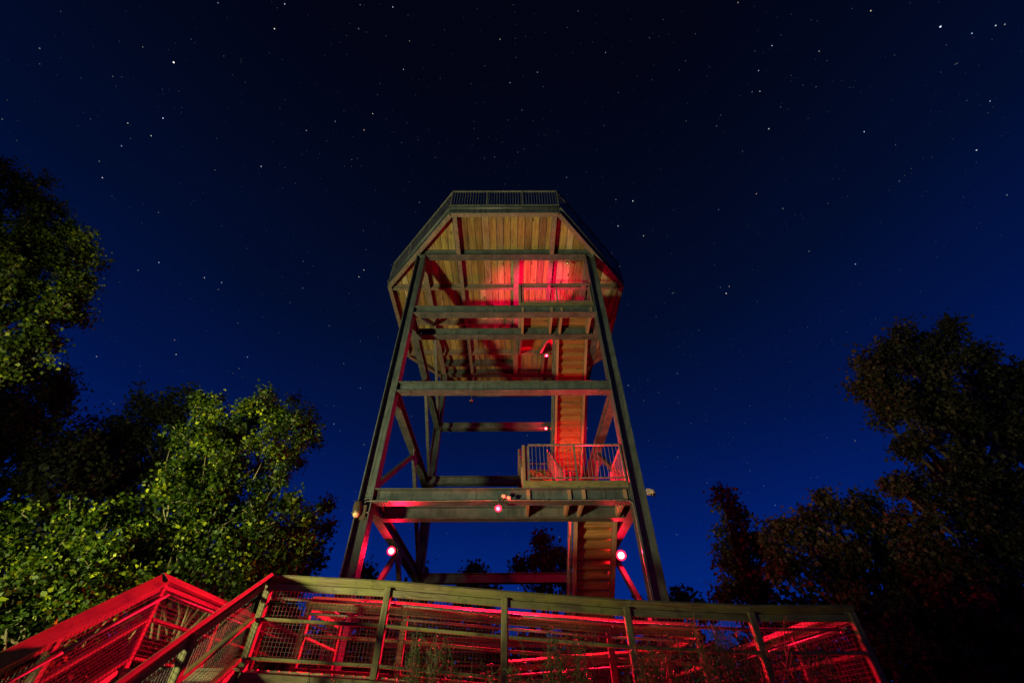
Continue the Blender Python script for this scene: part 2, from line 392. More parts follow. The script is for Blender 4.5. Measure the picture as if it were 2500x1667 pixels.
for y in (12.62, 14.88, 17.12):
    hx = oct_x(y, 0.1)
    xs = [CX - hx, XL, -2.165, 0.23, 1.70, XR, CX + hx]
    for a, b2 in zip(xs[:-1], xs[1:]): xbeam('joist', a + (0.008 if a != xs[0] else 0), b2 - (0.008 if b2 != xs[-1] else 0), y, ZK[4] - 0.003, 0.12, 0.30, 'steel_tan')
xbeam('joist', XL + 0.01, 0.22, 18.0, ZK[4] - 0.003, 0.22, 0.32)
for xx in (XL, XR): ybeam('deck_beam', 11.02, 18.74, xx, ZK[4] - 0.002, 0.22, BD, 'steel_tan')
for xx in (-2.165, 1.70):
    for y0, y1 in ((CY - AY + 0.08, 10.86), (10.876, 18.88), (18.90, CY + AY - 0.08)): ybeam('deck_beam', y0, y1, xx, ZK[4] - 0.003, 0.16, BD - 0.01, 'steel_tan')
ybeam('deck_beam', 10.876, 18.88, 0.23, ZK[4] - 0.004, 0.24, BD - 0.005, 'steel_tan')
# fascia, one per edge, each with a bottom flange and a kerb tube
for i in range(8):
    a, b2 = Vector((*OCT[i], 0)), Vector((*OCT[(i + 1) % 8], 0)); d = (b2 - a).normalized(); nin = Vector((-d.y, d.x, 0))
    A, B = a + nin * 0.03, b2 + nin * 0.03
    bar('fascia', A + Vector((0, 0, 14.86)), B + Vector((0, 0, 14.86)), 0.05, 0.50, 'steel_green', tower)
    A, B = a + nin * 0.09 + d * 0.06, b2 + nin * 0.09 - d * 0.06
    bar('fascia_flange', A + Vector((0, 0, 14.60)), B + Vector((0, 0, 14.60)), 0.17, 0.03, 'steel_tan', tower)
    tube('kerb_tube', [a + nin * 0.0 + Vector((0, 0, 14.93)), b2 + Vector((0, 0, 14.93))], 0.07, 'steel_green', tower, 10)
# deck railing, one per edge
for i in range(8):
    a, b2 = Vector((*OCT[i], 0)), Vector((*OCT[(i + 1) % 8], 0)); d = (b2 - a); L = d.length; d.normalize(); nin = Vector((-d.y, d.x, 0))
    a = a + nin * 0.02; b2 = b2 + nin * 0.02
    rl = empty('deck_railing', ((a.x + b2.x) / 2, (a.y + b2.y) / 2, 15.15), tower)
    n = max(3, round(L / 1.45)); zt, zb = 16.27, 15.15
    bar('top_rail', a + Vector((0, 0, zt - 0.03)), b2 + Vector((0, 0, zt - 0.03)), 0.06, 0.06, 'galvanised', rl)
    bar('bottom_rail', a + Vector((0, 0, zb + 0.02)), b2 + Vector((0, 0, zb + 0.02)), 0.04, 0.04, 'galvanised', rl)
    for k in range(n):
        p = a + d * (L * k / n); bar('post', p + Vector((0, 0, zb + 0.04)), p + Vector((0, 0, zt - 0.06)), 0.055, 0.055, 'galvanised', rl)
    mb = MB(); nb = int(L / 0.105)
    for k in range(1, nb):
        p = a + d * (L * k / nb); mb.stick(p + Vector((0, 0, zb + 0.04)), p + Vector((0, 0, zt - 0.06)), 0.009)
    o = mb.build('baluster_infill', 'galvanised', rl, (a.x, a.y, zb)); tag(o, kind='stuff')

# --- stairs and landings
LX = {'L': (0.42, 1.50), 'R': (1.83, 2.95)}
def guard(parent, p0, p1, z0, z1, nposts, sp=0.105, mat_post='galvanised', kick=True, name='guard_rail', hgt=1.07):
    """steel guard from p0 to p1 (x,y), floor height z0 at p0 and z1 at p1"""
    a = Vector((*p0, z0)); b2 = Vector((*p1, z1)); d = b2 - a; L = d.length
    e0 = empty(name, ((a + b2) / 2), parent)
    up = Vector((0, 0, 1))
    bar('top_rail', a + up * hgt, b2 + up * hgt, 0.05, 0.05, mat_post, e0)
    bar('bottom_rail', a + up * 0.11, b2 + up * 0.11, 0.04, 0.035, mat_post, e0)
    for k in range(nposts):
        p = a + d * (k / (nposts - 1)); bar('post', p - up * 0.12, p + up * (hgt - 0.03), 0.05, 0.05, mat_post, e0)
    n = int(L / sp)
    for k in range(1, n):
        p = a + d * (k / n); bar('baluster', p + up * 0.13, p + up * (hgt - 0.03), 0.013, 0.013, mat_post, e0, ch=0.002)
    return e0
def flight(lane, ya, za, yb, zb, n=18):
    """from (ya,za) bottom floor to (yb,zb) top floor"""
    x0, x1 = LX[lane]; xc = (x0 + x1) / 2
    e0 = empty('stair_flight', (xc, (ya + yb) / 2, min(za, zb)), tower)
    run = (yb - ya) / n; rise = (zb - za) / n; sg = 1 if run > 0 else -1
    sl = math.hypot(run, rise)
    for xx in (x0, x1):
        bar('stringer', (xx, ya, za - 0.16), (xx, yb, zb - 0.16), 0.09, 0.30, 'stringer_wood', e0)
    for k in range(n):
        z = za + rise * (k + 1); yc = ya + run * (k + 0.5)
        if k < n - 1:
            bar('tread', (x0 + 0.05, yc, z - 0.025), (x1 - 0.05, yc, z - 0.025), abs(run) + 0.02, 0.045, 'stair_wood', e0)
        bar('riser', (x0 + 0.05, ya + run * k + sg * 0.018, z - rise / 2 - 0.03), (x1 - 0.05, ya + run * k + sg * 0.018, z - rise / 2 - 0.03), 0.025, rise - 0.055, 'stair_wood', e0)
    for xx in (x0 - 0.07, x1 + 0.07):
        guard(e0, (xx, ya), (xx, yb), za + 0.05, zb + 0.05, 5, 0.12, name='guard_rail', hgt=0.95)
FT = 0.17                        # floor above beam top
F = {k: ZK[k] + FT for k in ZK}
FG = 0.66                        # base floor
F[4] = ZP + 0.05
flight('R', 17.45, FG, 12.24, F[1], 20)
flight('L', 12.24, F[1], 17.38, F[2])
flight('R', 17.38, F[2], 12.24, F[3])
flight('L', 12.24, F[3], 17.2, F[4])
def landing(k, y0, y1):
    e0 = empty('landing', (1.7, (y0 + y1) / 2, ZK[k]), tower)
    for xx in (0.43, 1.49, 1.86, 2.93): bar('joist', (xx, y0 + 0.03, ZK[k] - 0.08), (xx, y1 - 0.03, ZK[k] - 0.08), 0.085, 0.40, 'stringer_wood', e0)
    n = int((y1 - y0) / 0.145)
    for i in range(n):
        y = y0 + 0.07 + i * (y1 - y0 - 0.14) / (n - 1)
        bar('floor_board', (0.36, y, F[k] - 0.022), (3.02, y, F[k] - 0.022), 0.138, 0.04, 'plank_wood', e0)
    yk = y0 - 0.02 if k != 2 else y1 + 0.02
    bar('kick_board', (0.34, yk, ZK[k] + 0.10), (3.04, yk, ZK[k] + 0.10), 0.035, 0.19, 'rail_wood', e0)
    if k != 2:
        guard(e0, (0.46, y0 - 0.005), (3.0, y0 - 0.005), F[k], F[k], 3)
    else:
        guard(e0, (0.46, y1 + 0.005), (3.0, y1 + 0.005), F[k], F[k], 3)
    guard(e0, (0.40, y0 + 0.06), (0.40, y1 - 0.03), F[k], F[k], 2)
    guard(e0, (3.05, y0 + 0.06), (3.05, y1 - 0.03), F[k], F[k], 2)
    for yy in (y0 + 0.02, y1 - 0.06):
        bar('timber_post', (0.33, yy, ZK[k] - 0.02), (0.33, yy, F[k] + 1.06), 0.09, 0.09, 'stringer_wood', e0)
landing(1, 10.77, 12.2); landing(3, 10.77, 12.2); landing(2, 17.42, 18.84)
# conduit along the first beam and down the column
cy0 = 10.868 - 0.165
tube('conduit', [(XL - 0.02, 10.69, 4.16), (XL - 0.02, 10.69, 4.24), (XL + 0.06, 10.69, 4.30), (XL + 0.3, cy0, 4.315)] + [(XL + 0.3 + (6.2) * i / 10, cy0, 4.315 - 0.012 * math.sin(i * 0.63) ** 2) for i in range(1, 11)] +
     [(XR - 0.30, cy0, 4.30), (XR - 0.21, cy0, 4.24), (XR - 0.195, cy0, 4.12), (XR - 0.195, cy0, 1.0), (XR - 0.195, cy0, 0.2)], 0.016, 'galvanised', tower, 6)
for i in range(7):
    xx = XL + 0.6 + i * 0.98
    bar('conduit_clip', (xx, cy0 + 0.0, 4.33), (xx, cy0, 4.285), 0.02, 0.04, 'galvanised', tower, up=(0, 1, 0))

# ------------------------------------------------------------------ things fixed to the tower
def lamp_light(parent, loc, power, rad=0.05, typ='POINT', aim=None, angle=150, col=RED):
    L = bpy.data.lights.new('lamp_light', typ); L.energy = power; L.color = col; L.shadow_soft_size = rad
    o = bpy.data.objects.new('lamp_light', L)
    M = Matrix.Translation(Vector(loc))
    if typ == 'SPOT':
        L.spot_size = math.radians(angle); L.spot_blend = 0.6
        M = M @ (Vector(aim) - Vector(loc)).to_track_quat('-Z', 'Y').to_matrix().to_4x4()
    place(o, M, parent)
def dirM(p, d): return Matrix.Translation(p) @ Vector((0, 0, 1)).rotation_difference(Vector(d).normalized()).to_matrix().to_4x4()
def red_lamp(loc, d, label, power, hang=0.3, bulb='bulb_red', typ='POINT', aim=None, angle=150, br=0.055, spill=110, col=RED):
    """a hooded red bulb on a short stem; d: the way it points"""
    p = Vector(loc); d = Vector(d).normalized()
    t = empty('red_lamp', p); tag(t, label, 'lamp', 'red lamps on the tower')
    mb = MB(); mb.lathe(dirM(p - d * 0.17, d), [(0.03, 0), (0.045, 0.03), (0.05, 0.09), (0.062, 0.14), (0.062, 0.15)], 12); mb.build('hood', 'bronze_metal', t, p, True)
    mb = MB(); mb.lathe(dirM(p, d), [(0.02, -0.03), (br * 0.9, -0.01), (br, 0.02), (br * 0.75, 0.045), (0.01, 0.06)], 12); mb.build('bulb', bulb, t, p, True)
    mb = MB(); mb.lathe(dirM(p, d), [(0.03, -0.035), (br * 1.4, -0.02), (br * 1.55, 0.0), (br * 1.0, 0.014)], 14, False); mb.build('halo_ring', 'halo_red', t, p, True)  # glowing ring added round the bulb to imitate its red halo
    tube('stem', [p - d * 0.15, p - d * 0.17 + Vector((0, 0, 0.08)), p - d * 0.17 + Vector((0, 0, hang))], 0.012, 'bronze_metal', t, 6)
    lamp_light(t, p + d * 0.085, power, 0.05, typ, aim, angle, col)
    if typ == 'SPOT': lamp_light(t, p + d * 0.1, spill, 0.05, col=col)
red_lamp((XL + 0.16, 13.49, 3.94), (0.3, -0.9, -0.4), 'red lamp shining under the side girder beside the pole with the floodlight', 5200, 0.3, 'bulb_red', 'SPOT', (-1.6, 6.6, 1.3), 66, br=0.08)
red_lamp((XR - 0.02, 13.61, 3.83), (-0.3, -0.9, -0.4), 'brightest red lamp beside the lowest wooden stair flight', 7600, 0.3, 'bulb_red', 'SPOT', (3.0, 6.6, 1.2), 62, br=0.095)
red_lamp((-0.33, 10.52, 4.04), (0.0, -0.75, -0.6), 'red lamp at the middle of the lowest front beam', 13000, 0.26, 'bulb_crimson', 'SPOT', (-1.2, 7.0, -2.6), 130)
red_lamp((1.79, 16.55, 14.08), (0.1, -0.5, -0.8), 'small red lamp under the deck beside the top stair flight', 420, 0.45, 'bulb_crimson')
red_lamp((1.72, 18.66, 11.12), (-0.2, -0.6, -0.5), 'dim red lamp on the rear beam beside the middle stair flight', 160, 0.2, 'bulb_warm')
red_lamp((1.05, 12.03, F[3] + 0.2), (0.0, 0.2, 1.0), 'red uplight hidden on the floor of the upper front landing', 1700, -0.14, 'bulb_red', 'SPOT', (1.15, 13.3, 15.0), 92, col=(1.0, 0.002, 0.11))
red_lamp((2.3, 11.7, F[1] + 0.2), (0.0, 0.3, 1.0), 'red uplight hidden on the floor of the lower front landing', 5200, -0.14, 'bulb_red', 'SPOT', (2.4, 17.2, 8.2), 46, spill=800)
# twin sensor above the middle lamp
p = Vector((-0.13, 10.62, 4.36)); t = empty('motion_sensor', p); tag(t, 'twin beige sensor heads clipped to the lowest front beam', 'sensor')
for i, dx in enumerate((-0.06, 0.07)):
    mb = MB(); mb.lathe(dirM(p + Vector((dx, -0.02 - 0.02 * i, 0.02 - 0.05 * i)), (0.9, -0.3, -0.35)), [(0.03, -0.055), (0.048, -0.05), (0.05, 0.045), (0.035, 0.055)], 12); mb.build('sensor_head', 'cream_plastic', t, p, True)
tube('arm', [p + Vector((-0.1, 0.06, -0.06)), p + Vector((-0.08, -0.01, -0.03)), p + Vector((-0.02, 0, 0.0))], 0.02, 'bronze_metal', t, 6)
# floodlight on the left column
p = Vector((-3.80, 10.60, 4.06)); t = empty('column_floodlight', p); tag(t, 'bullet-shaped bronze floodlight with cream lens strapped to a column', 'floodlight')
mb = MB(); mb.lathe(dirM(p + Vector((0, -0.02, -0.12)), (-0.12, 0.12, 1)), [(0.098, 0), (0.105, 0.05), (0.105, 0.20), (0.09, 0.29), (0.05, 0.34)], 16); mb.build('housing', 'bronze_metal', t, p, True)
mb = MB(); mb.lathe(dirM(p + Vector((0, -0.035, -0.14)), (0.1, -0.45, -0.9)), [(0.085, -0.02), (0.08, 0.02), (0.05, 0.055), (0.01, 0.068)], 14); mb.build('lens', 'lens_cream', t, p, True)
bar('strap', p + Vector((-0.16, 0.06, -0.06)), p + Vector((0.27, 0.06, -0.06)), 0.02, 0.03, 'galvanised', t)
bar('bracket', p + Vector((0.13, 0.06, 0.12)), p + Vector((0.13, 0.06, -0.24)), 0.13, 0.05, 'bronze_metal', t, up=(0, 1, 0))
# dome camera on the right column
p = Vector((3.50, 10.66, 4.50)); t = empty('security_camera', p); tag(t, 'white dome security camera on the outer edge of a tower column', 'camera')
bar('mount_box', p + Vector((-0.05, 0, 0.0)), p + Vector((0.045, 0, 0.0)), 0.09, 0.15, 'cream_plastic', t)
mb = MB(); mb.lathe(Matrix.Translation(p + Vector((0.085, -0.03, -0.07))), [(0.062, 0.0), (0.066, 0.03), (0.058, 0.09), (0.034, 0.115)], 14); mb.build('housing', 'cream_plastic', t, p, True)
mb = MB(); mb.lathe(Matrix.Translation(p + Vector((0.085, -0.03, -0.14))), [(0.014, 0.0), (0.042, 0.014), (0.056, 0.042), (0.06, 0.07)], 14); mb.build('dome', 'black_plastic', t, p, True)
# dome camera hanging inside
p = Vector((-1.93, 17.2, 11.74)); t = empty('hanging_camera', p); tag(t, 'small dome camera hanging on a thin stem inside the tower', 'camera')
tube('stem', [p + Vector((0, 0, 0.1)), p + Vector((0, 0, 2.86))], 0.02, 'steel_green', t, 6)
mb = MB(); mb.lathe(Matrix.Translation(p), [(0.075, -0.02), (0.08, 0.06), (0.04, 0.12)], 12); mb.build('housing', 'cream_plastic', t, p, True)
mb = MB(); mb.lathe(Matrix.Translation(p), [(0.015, -0.10), (0.055, -0.08), (0.07, -0.03)], 12); mb.build('dome', 'black_plastic', t, p, True)
# unlit flood under the front deck beam with its conduit
p = Vector((2.36, 11.06, 14.50)); t = empty('beam_floodlight', p); tag(t, 'small dark floodlight under the front deck beam near the right column', 'floodlight')
mb = MB(); mb.lathe(dirM(p, (0, -0.3, -1)), [(0.03, -0.1), (0.06, -0.06), (0.07, 0.04), (0.065, 0.07)], 12); mb.build('housing', 'bronze_metal', t, p, True)
mb = MB(); mb.lathe(dirM(p, (0, -0.3, -1)), [(0.055, 0.06), (0.045, 0.085), (0.01, 0.1)], 12); mb.build('lens', 'lens_cream', t, p, True)
tube('conduit', [p + Vector((-0.72, 0, 0.02)), p + Vector((-0.66, 0, 0.08)), p + Vector((0.0, 0, 0.08)), p + Vector((0.62, 0, 0.08))], 0.012, 'galvanised', t, 6)

# ------------------------------------------------------------------ timber walkway
CAPT = math.radians(40)
def rail_run(parent, posts, inward, hand=True, first=True, last=True, mesh=True, lowz=-0.0, posts_to_ground=True, miter=(0, 0), capw=0.17):
    """posts: list of (x,y,zdeck); inward: unit (x,y). One railing with its own posts, rails and wire panels."""
    inn = Vector((*inward, 0)); up = Vector((0, 0, 1))
    P = [Vector(p) for p in posts]
    e0 = empty('railing', sum(P, Vector()) / len(P), parent)
    for i, p in enumerate(P):
        if (i == 0 and not first) or (i == len(P) - 1 and not last): continue
        q = p + inn * 0.05
        bar('post', (q.x, q.y, GZ if posts_to_ground else p.z - 0.25), (q.x, q.y, p.z + 1.015), 0.095, 0.095, 'rail_wood', e0, up=(inn.x, inn.y, 0))
    for i in range(len(P) - 1):
        a, b2 = P[i], P[i + 1]; d = (b2 - a); L = d.length; d.normalize()
        # canted cap: top face tips towards the walkway
        cup = (up * math.cos(CAPT) + inn * math.sin(CAPT)).normalized()
        ea, eb = (miter[0] if i == 0 else 0), (miter[1] if i == len(P) - 2 else 0)
        o = inn * 0.055 + up * 1.055
        bar('cap_rail', a + o - d * ea, b2 + o + d * eb, capw, 0.042, 'rail_wood', e0, up=cup)
        g = d * 0.05
        o = inn * 0.062 + up * 0.955
        bar('sub_rail', a + o + g, b2 + o - g, 0.042, 0.088, 'rail_wood', e0)
        for h in (0.555, 0.11):
            o = inn * 0.062 + up * h; bar('mid_rail', a + o + g, b2 + o - g, 0.085, 0.04, 'rail_wood', e0)
        if hand:
            o = inn * 0.19 + up * 0.84
            tube('handrail', [a + o, b2 + o], 0.021, 'galvanised', e0, 8)
            for tt in (0.12, 0.88):
                q = a + (b2 - a) * tt; tube('handrail_bracket', [q + inn * 0.10 + up * 0.79, q + inn * 0.17 + up * 0.79, q + inn * 0.19 + up * 0.825], 0.008, 'galvanised', e0, 5)
        if mesh:
            mb = MB(); o = inn * 0.108; h0, h1 = 0.10, 1.0; sp = 0.052; w = 0.0018
            n = int(L / sp)
            for k in range(1, n):
                q = a + (b2 - a) * (k / n) + o; mb.stick(q + up * h0, q + up * h1, w)
            for k in range(int((h1 - h0) / sp) + 1):
                h = h0 + k * sp; mb.stick(a + o + up * h + inn * 0.003, b2 + o + up * h + inn * 0.003, w)
            wm = mb.build('wire_mesh', 'wire', e0, a + o); tag(wm, kind='stuff')
    return e0
CT = 1.10
def dk(captop): return captop - CT
walk = empty('timber_walkway', (0, 8.0, GZ)); tag(walk, 'raised weathered timber walkway with wire mesh railings around the tower foot', 'walkway')
XI0, XI1 = -3.50, 3.05
FRONT = [(-3.55, 7.0, dk(1.72)), (-1.80, 7.0, dk(1.63)), (-0.105, 7.0, dk(1.495)), (1.625, 7.0, dk(1.375)), (3.36, 7.0, dk(1.305)), (4.78, 7.0, dk(1.30))]
rail_run(walk, FRONT, (0, 1), miter=(0, 0.06), capw=0.14)
BACK = [(x, 8.5, z) for x, z in ((-3.45, dk(1.72)), (-1.80, dk(1.63)), (-0.105, dk(1.495)), (1.60, dk(1.375)), (3.05, dk(1.305)))]
rail_run(walk, BACK, (0, -1), capw=0.185)
DL = dk(1.72); DR = dk(1.30)
rail_run(walk, [(-5.12, y, DL) for y in (6.98, 8.66, 10.34, 12.02, 13.5)], (1, 0), miter=(0.06, 0))
rail_run(walk, [(4.83, y, DR) for y in (7.05, 8.72, 10.40, 12.08)], (-1, 0), first=False)
rail_run(walk, [(-3.45, y, DL) for y in (8.5, 10.3)], (-1, 0), first=False, mesh=False)
rail_run(walk, [(3.02, y, DR) for y in (8.5, 10.3)], (1, 0), first=False, mesh=False)
rail_run(walk, [(x, 12.9, 0.62) for x in (-3.4, -1.8, -0.2, 1.4)], (0, 1), mesh=False)
rail_run(walk, [(-0.2, 9.9, -0.12), (1.4, 9.9, -0.02), (2.9, 9.9, 0.06)], (0, -1), mesh=False, capw=0.07)
def zdeck(x):
    xs = [p[0] for p in FRONT]; zs = [p[2] for p in FRONT]
    return float(np.interp(x, xs, zs))
# deck boards
x = -3.42
while x < 4.75:
    bar('deck_board', (x, 7.06, zdeck(x) - 0.02), (x, 8.44, zdeck(x) - 0.02), 0.136, 0.038, 'deck_wood', walk); x += 0.142
y = 6.98
while y < 13.4:
    bar('deck_board', (-5.06, y, DL - 0.02), (-3.50, y, DL - 0.02), 0.136, 0.038, 'deck_wood', walk)
    if y > 8.6 and y < 12.0: bar('deck_board', (3.08, y, DR - 0.02), (4.76, y, DR - 0.02), 0.136, 0.038, 'deck_wood', walk)
    y += 0.142
y = 13.05
while y < 20.0:
    bar('deck_board', (-3.4, y, FG - 0.03), (3.0, y, FG - 0.03), 0.136, 0.038, 'deck_wood', walk); y += 0.142
def rim(a, b2, h=0.235): bar('rim_joist', Vector(a) - Vector((0, 0, h / 2 + 0.045)), Vector(b2) - Vector((0, 0, h / 2 + 0.045)), 0.045, h, 'rail_wood', walk)
for run, yy in ((FRONT, 6.975), (BACK, 8.525)):
    for a, b2 in zip(run[:-1], run[1:]): rim((a[0] + 0.0, yy, a[2]), (b2[0], yy, b2[2]))
rim((-5.145, 6.98, DL), (-5.145, 13.5, DL)); rim((-3.42, 8.5, DL), (-3.42, 10.3, DL)); rim((4.86, 7.05, DR), (4.86, 12.1, DR)); rim((3.0, 8.55, DR), (3.0, 12.1, DR))
rim((-3.4, 12.87, FG), (3.0, 12.87, FG)); rim((-3.4, 20.05, FG), (3.0, 20.05, FG))

# stair up to the walkway
st = empty('entry_stair', (-4.3, 5.4, GZ)); tag(st, 'timber stair climbing to the walkway between two sloping red-lit railings', 'stair')
NS = 9; RISE = (DL - GZ) / NS; RUN = 0.262; Y0 = 6.90
for k in range(NS):
    z = DL - RISE * (k + 1); yc = Y0 - RUN * (k + 0.5)
    if k < NS - 1:
        for j in (0, 1): bar('tread', (-5.0, yc + (0.066 if j else -0.066), z - 0.02), (-3.58, yc + (0.066 if j else -0.066), z - 0.02), 0.128, 0.04, 'deck_wood', st)
    bar('riser', (-5.0, Y0 - RUN * k - 0.012, z + RISE / 2 - 0.02), (-3.58, Y0 - RUN * k - 0.012, z + RISE / 2 - 0.02), 0.024, RISE - 0.046, 'deck_wood', st)
for xx in (-5.03, -3.55):
    bar('stringer', (xx, Y0, DL - 0.15), (xx, Y0 - RUN * (NS - 0.6), DL - 0.15 - RISE * (NS - 0.6)), 0.05, 0.29, 'deck_wood', st)
slope = RISE / RUN
def sp(xx, yy): return (xx, yy, DL - slope * max(0, 6.93 - yy) * 1.0)
rail_run(st, [sp(-5.12, 6.98), sp(-5.12, 5.75), sp(-5.12, 4.55)], (1, 0), first=False)
rail_run(st, [sp(-3.52, 6.98), sp(-3.52, 5.75), sp(-3.52, 4.55)], (-1, 0), first=False)

# ------------------------------------------------------------------ plants
def leaves_mesh(name, pos, nrm, size, tint, m, parent, org, aspect=0.8, droop=0.0):
    """one kite-shaped, slightly folded leaf per point"""
    n = len(pos)
    a = rng.normal(size=(n, 3)); a -= nrm * (a * nrm).sum(1, keepdims=True); a[:, 2] -= droop; a -= nrm * (a * nrm).sum(1, keepdims=True)
    a /= np.linalg.norm(a, axis=1, keepdims=True) + 1e-9; b2 = np.cross(nrm, a)
    s = size[:, None]
    v0 = pos - a * s * 0.5; v2 = pos + a * s * 0.55
    v1 = pos - a * s * 0.12 + b2 * s * aspect * 0.5 + nrm * s * 0.10
    v3 = pos - a * s * 0.12 - b2 * s * aspect * 0.5 + nrm * s * 0.10
    V = np.stack([v0, v1, v2, v3], 1).reshape(-1, 3) - np.array(org)
    me = bpy.data.meshes.new(name); me.vertices.add(4 * n); me.vertices.foreach_set('co', V.astype(np.float32).ravel())
    me.loops.add(4 * n); me.loops.foreach_set('vertex_index', np.arange(4 * n, dtype=np.int32))
    me.polygons.add(n); me.polygons.foreach_set('loop_start', np.arange(0, 4 * n, 4, dtype=np.int32))
    try: me.polygons.foreach_set('loop_total', np.full(n, 4, dtype=np.int32))
    except Exception: pass
    at_ = me.attributes.new('tint', 'FLOAT', 'POINT'); at_.data.foreach_set('value', np.repeat(tint, 4).astype(np.float32))
    me.materials.append(MATS[m]); me.update(); me.validate()
    return place(bpy.data.objects.new(name, me), Matrix.Translation(org), parent)
def unit(n):
    v = rng.normal(size=(n, 3)); return v / np.linalg.norm(v, axis=1, keepdims=True)
def limb_pts(a, b2, sag=0.1, n=6):
    a, b2 = Vector(a), Vector(b2); L = (b2 - a).length
    off = Vector(rng.normal(size=3)) * L * sag * 0.5
    return [a.lerp(b2, t) + off * math.sin(math.pi * t) + Vector((0, 0, -L * 0.10 * math.sin(math.pi * t))) for t in np.linspace(0, 1, n)]
def tree(name, label, cat, base, clumps, leaf, lm, bark='bark', trunk_r=0.12, dens=1.0, fork=0.35, group=None, sprays=1.0):
    """clumps: list of (centre, radius (3,)); leaves sit on short twigs through each clump"""
    base = Vector(base); t = empty(name, base); tag(t, label, cat, group)
    cs = [(Vector(c), r if hasattr(r, '__len__') else (r, r, r)) for c, r in clumps]
    top = max((c for c, r in cs), key=lambda c: c.z)
    mid = sum((c for c, r in cs), Vector()) / len(cs)
    apex = Vector((mid.x * 0.4 + top.x * 0.6, mid.y * 0.4 + top.y * 0.6, mid.z * 0.3 + top.z * 0.7))
    tp = limb_pts(base, apex, 0.06, 9)
    tube('trunk', tp, [trunk_r * (1 - 0.82 * i / 8) for i in range(9)], bark, t, 8)
    pos = []; twigs = MB(); tints = []
    for ci, (c, r) in enumerate(cs):
        # a limb from the trunk to the clump
        j = max(1, min(7, int(8 * fork + 8 * (1 - fork) * max(0, (c.z - base.z) / max(0.1, apex.z - base.z) - 0.35))))
        lp = limb_pts(tp[j], c, 0.12, 6); rr = trunk_r * 0.42
        tube('limb', lp, [rr * (1 - 0.75 * i / 5) + 0.008 for i in range(6)], bark, t, 6)
        R = Vector(r); vol = (r[0] * r[1] * r[2]) ** (1 / 3)
        ns = int(max(18, 2.0 * sprays * (vol / leaf) ** 2 * dens)); nsub = 11
        su = unit(nsub); su[:, 2] *= 0.9
        sc = np.array(c)[None] + su * np.array(r)[None] * rng.uniform(0.35, 0.92, size=(nsub, 1))
        sr_ = rng.uniform(0.24, 0.5, size=nsub) * vol; shade = rng.uniform(-0.55, 0.45, size=nsub)  # lit and shaded patches put into the leaf tint, random per sub-clump
        for k in range(ns):
            q = int(rng.integers(0, nsub)); d = unit(1)[0]; d[2] = d[2] * 0.8 + 0.15
            tip = sc[q] + d * sr_[q] * (0.5 + 0.9 * rng.random() ** 1.5); st0 = sc[q] * 0.8 + np.array(c) * 0.2 + d * sr_[q] * 0.1
            if k % 4 == 0: twigs.stick(Vector(st0), Vector(tip), 0.005 + 0.004 * (k % 3 == 0))
            m_ = int(rng.integers(12, 26))
            w = rng.uniform(0.3, 1.06, size=(m_, 1)); sp_ = leaf * 1.15
            pos.append(st0 + (tip - st0) * w + rng.normal(size=(m_, 3)) * sp_)
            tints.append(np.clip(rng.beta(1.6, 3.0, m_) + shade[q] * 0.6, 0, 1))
    pos = np.concatenate(pos)
    n = len(pos)
    out = pos - np.array(mid); out /= np.linalg.norm(out, axis=1, keepdims=True) + 1e-9
    nr = unit(n) + out * 0.35 + np.array([0, 0, 0.35]); nr /= np.linalg.norm(nr, axis=1, keepdims=True)
    size = leaf * (0.5 + 1.1 * rng.beta(1.6, 2.6, n)); tint = np.concatenate(tints)
    leaves_mesh('crown', pos, nr, size, tint, lm, t, tuple(base), 0.85, 0.4)
    if twigs.v: tag(twigs.build('twigs', bark, t, tuple(base)), kind='stuff')
    return t
def cl(px, py, Y, rpx, ry=None, asp=1.0):
    """clump seen at a pixel at depth Y with a radius in pixels"""
    p = at(px, py, Y=Y); k = p.dot(f_) / FPX
    return (p, (rpx * k, (ry or rpx) * k, rpx * k * asp))
def gb(px, Y, dx=0.0):
    p = at(px, 1500, Y=Y); return (p.x + dx, Y, GZ)
# left side
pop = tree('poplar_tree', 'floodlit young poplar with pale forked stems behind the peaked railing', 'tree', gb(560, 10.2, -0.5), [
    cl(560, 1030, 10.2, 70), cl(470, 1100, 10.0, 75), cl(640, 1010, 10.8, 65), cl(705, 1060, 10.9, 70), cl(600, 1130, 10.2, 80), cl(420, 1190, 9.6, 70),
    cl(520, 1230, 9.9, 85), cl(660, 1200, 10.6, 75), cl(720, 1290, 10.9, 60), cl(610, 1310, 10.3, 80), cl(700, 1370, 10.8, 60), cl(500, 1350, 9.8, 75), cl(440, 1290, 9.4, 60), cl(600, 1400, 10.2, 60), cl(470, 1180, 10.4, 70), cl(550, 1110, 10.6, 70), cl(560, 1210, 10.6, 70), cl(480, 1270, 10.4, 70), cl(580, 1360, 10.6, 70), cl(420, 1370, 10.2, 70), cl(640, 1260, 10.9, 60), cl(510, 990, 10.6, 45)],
    0.082, 'leaf_poplar', 'bark_pale', 0.06, 0.66, 0.12)
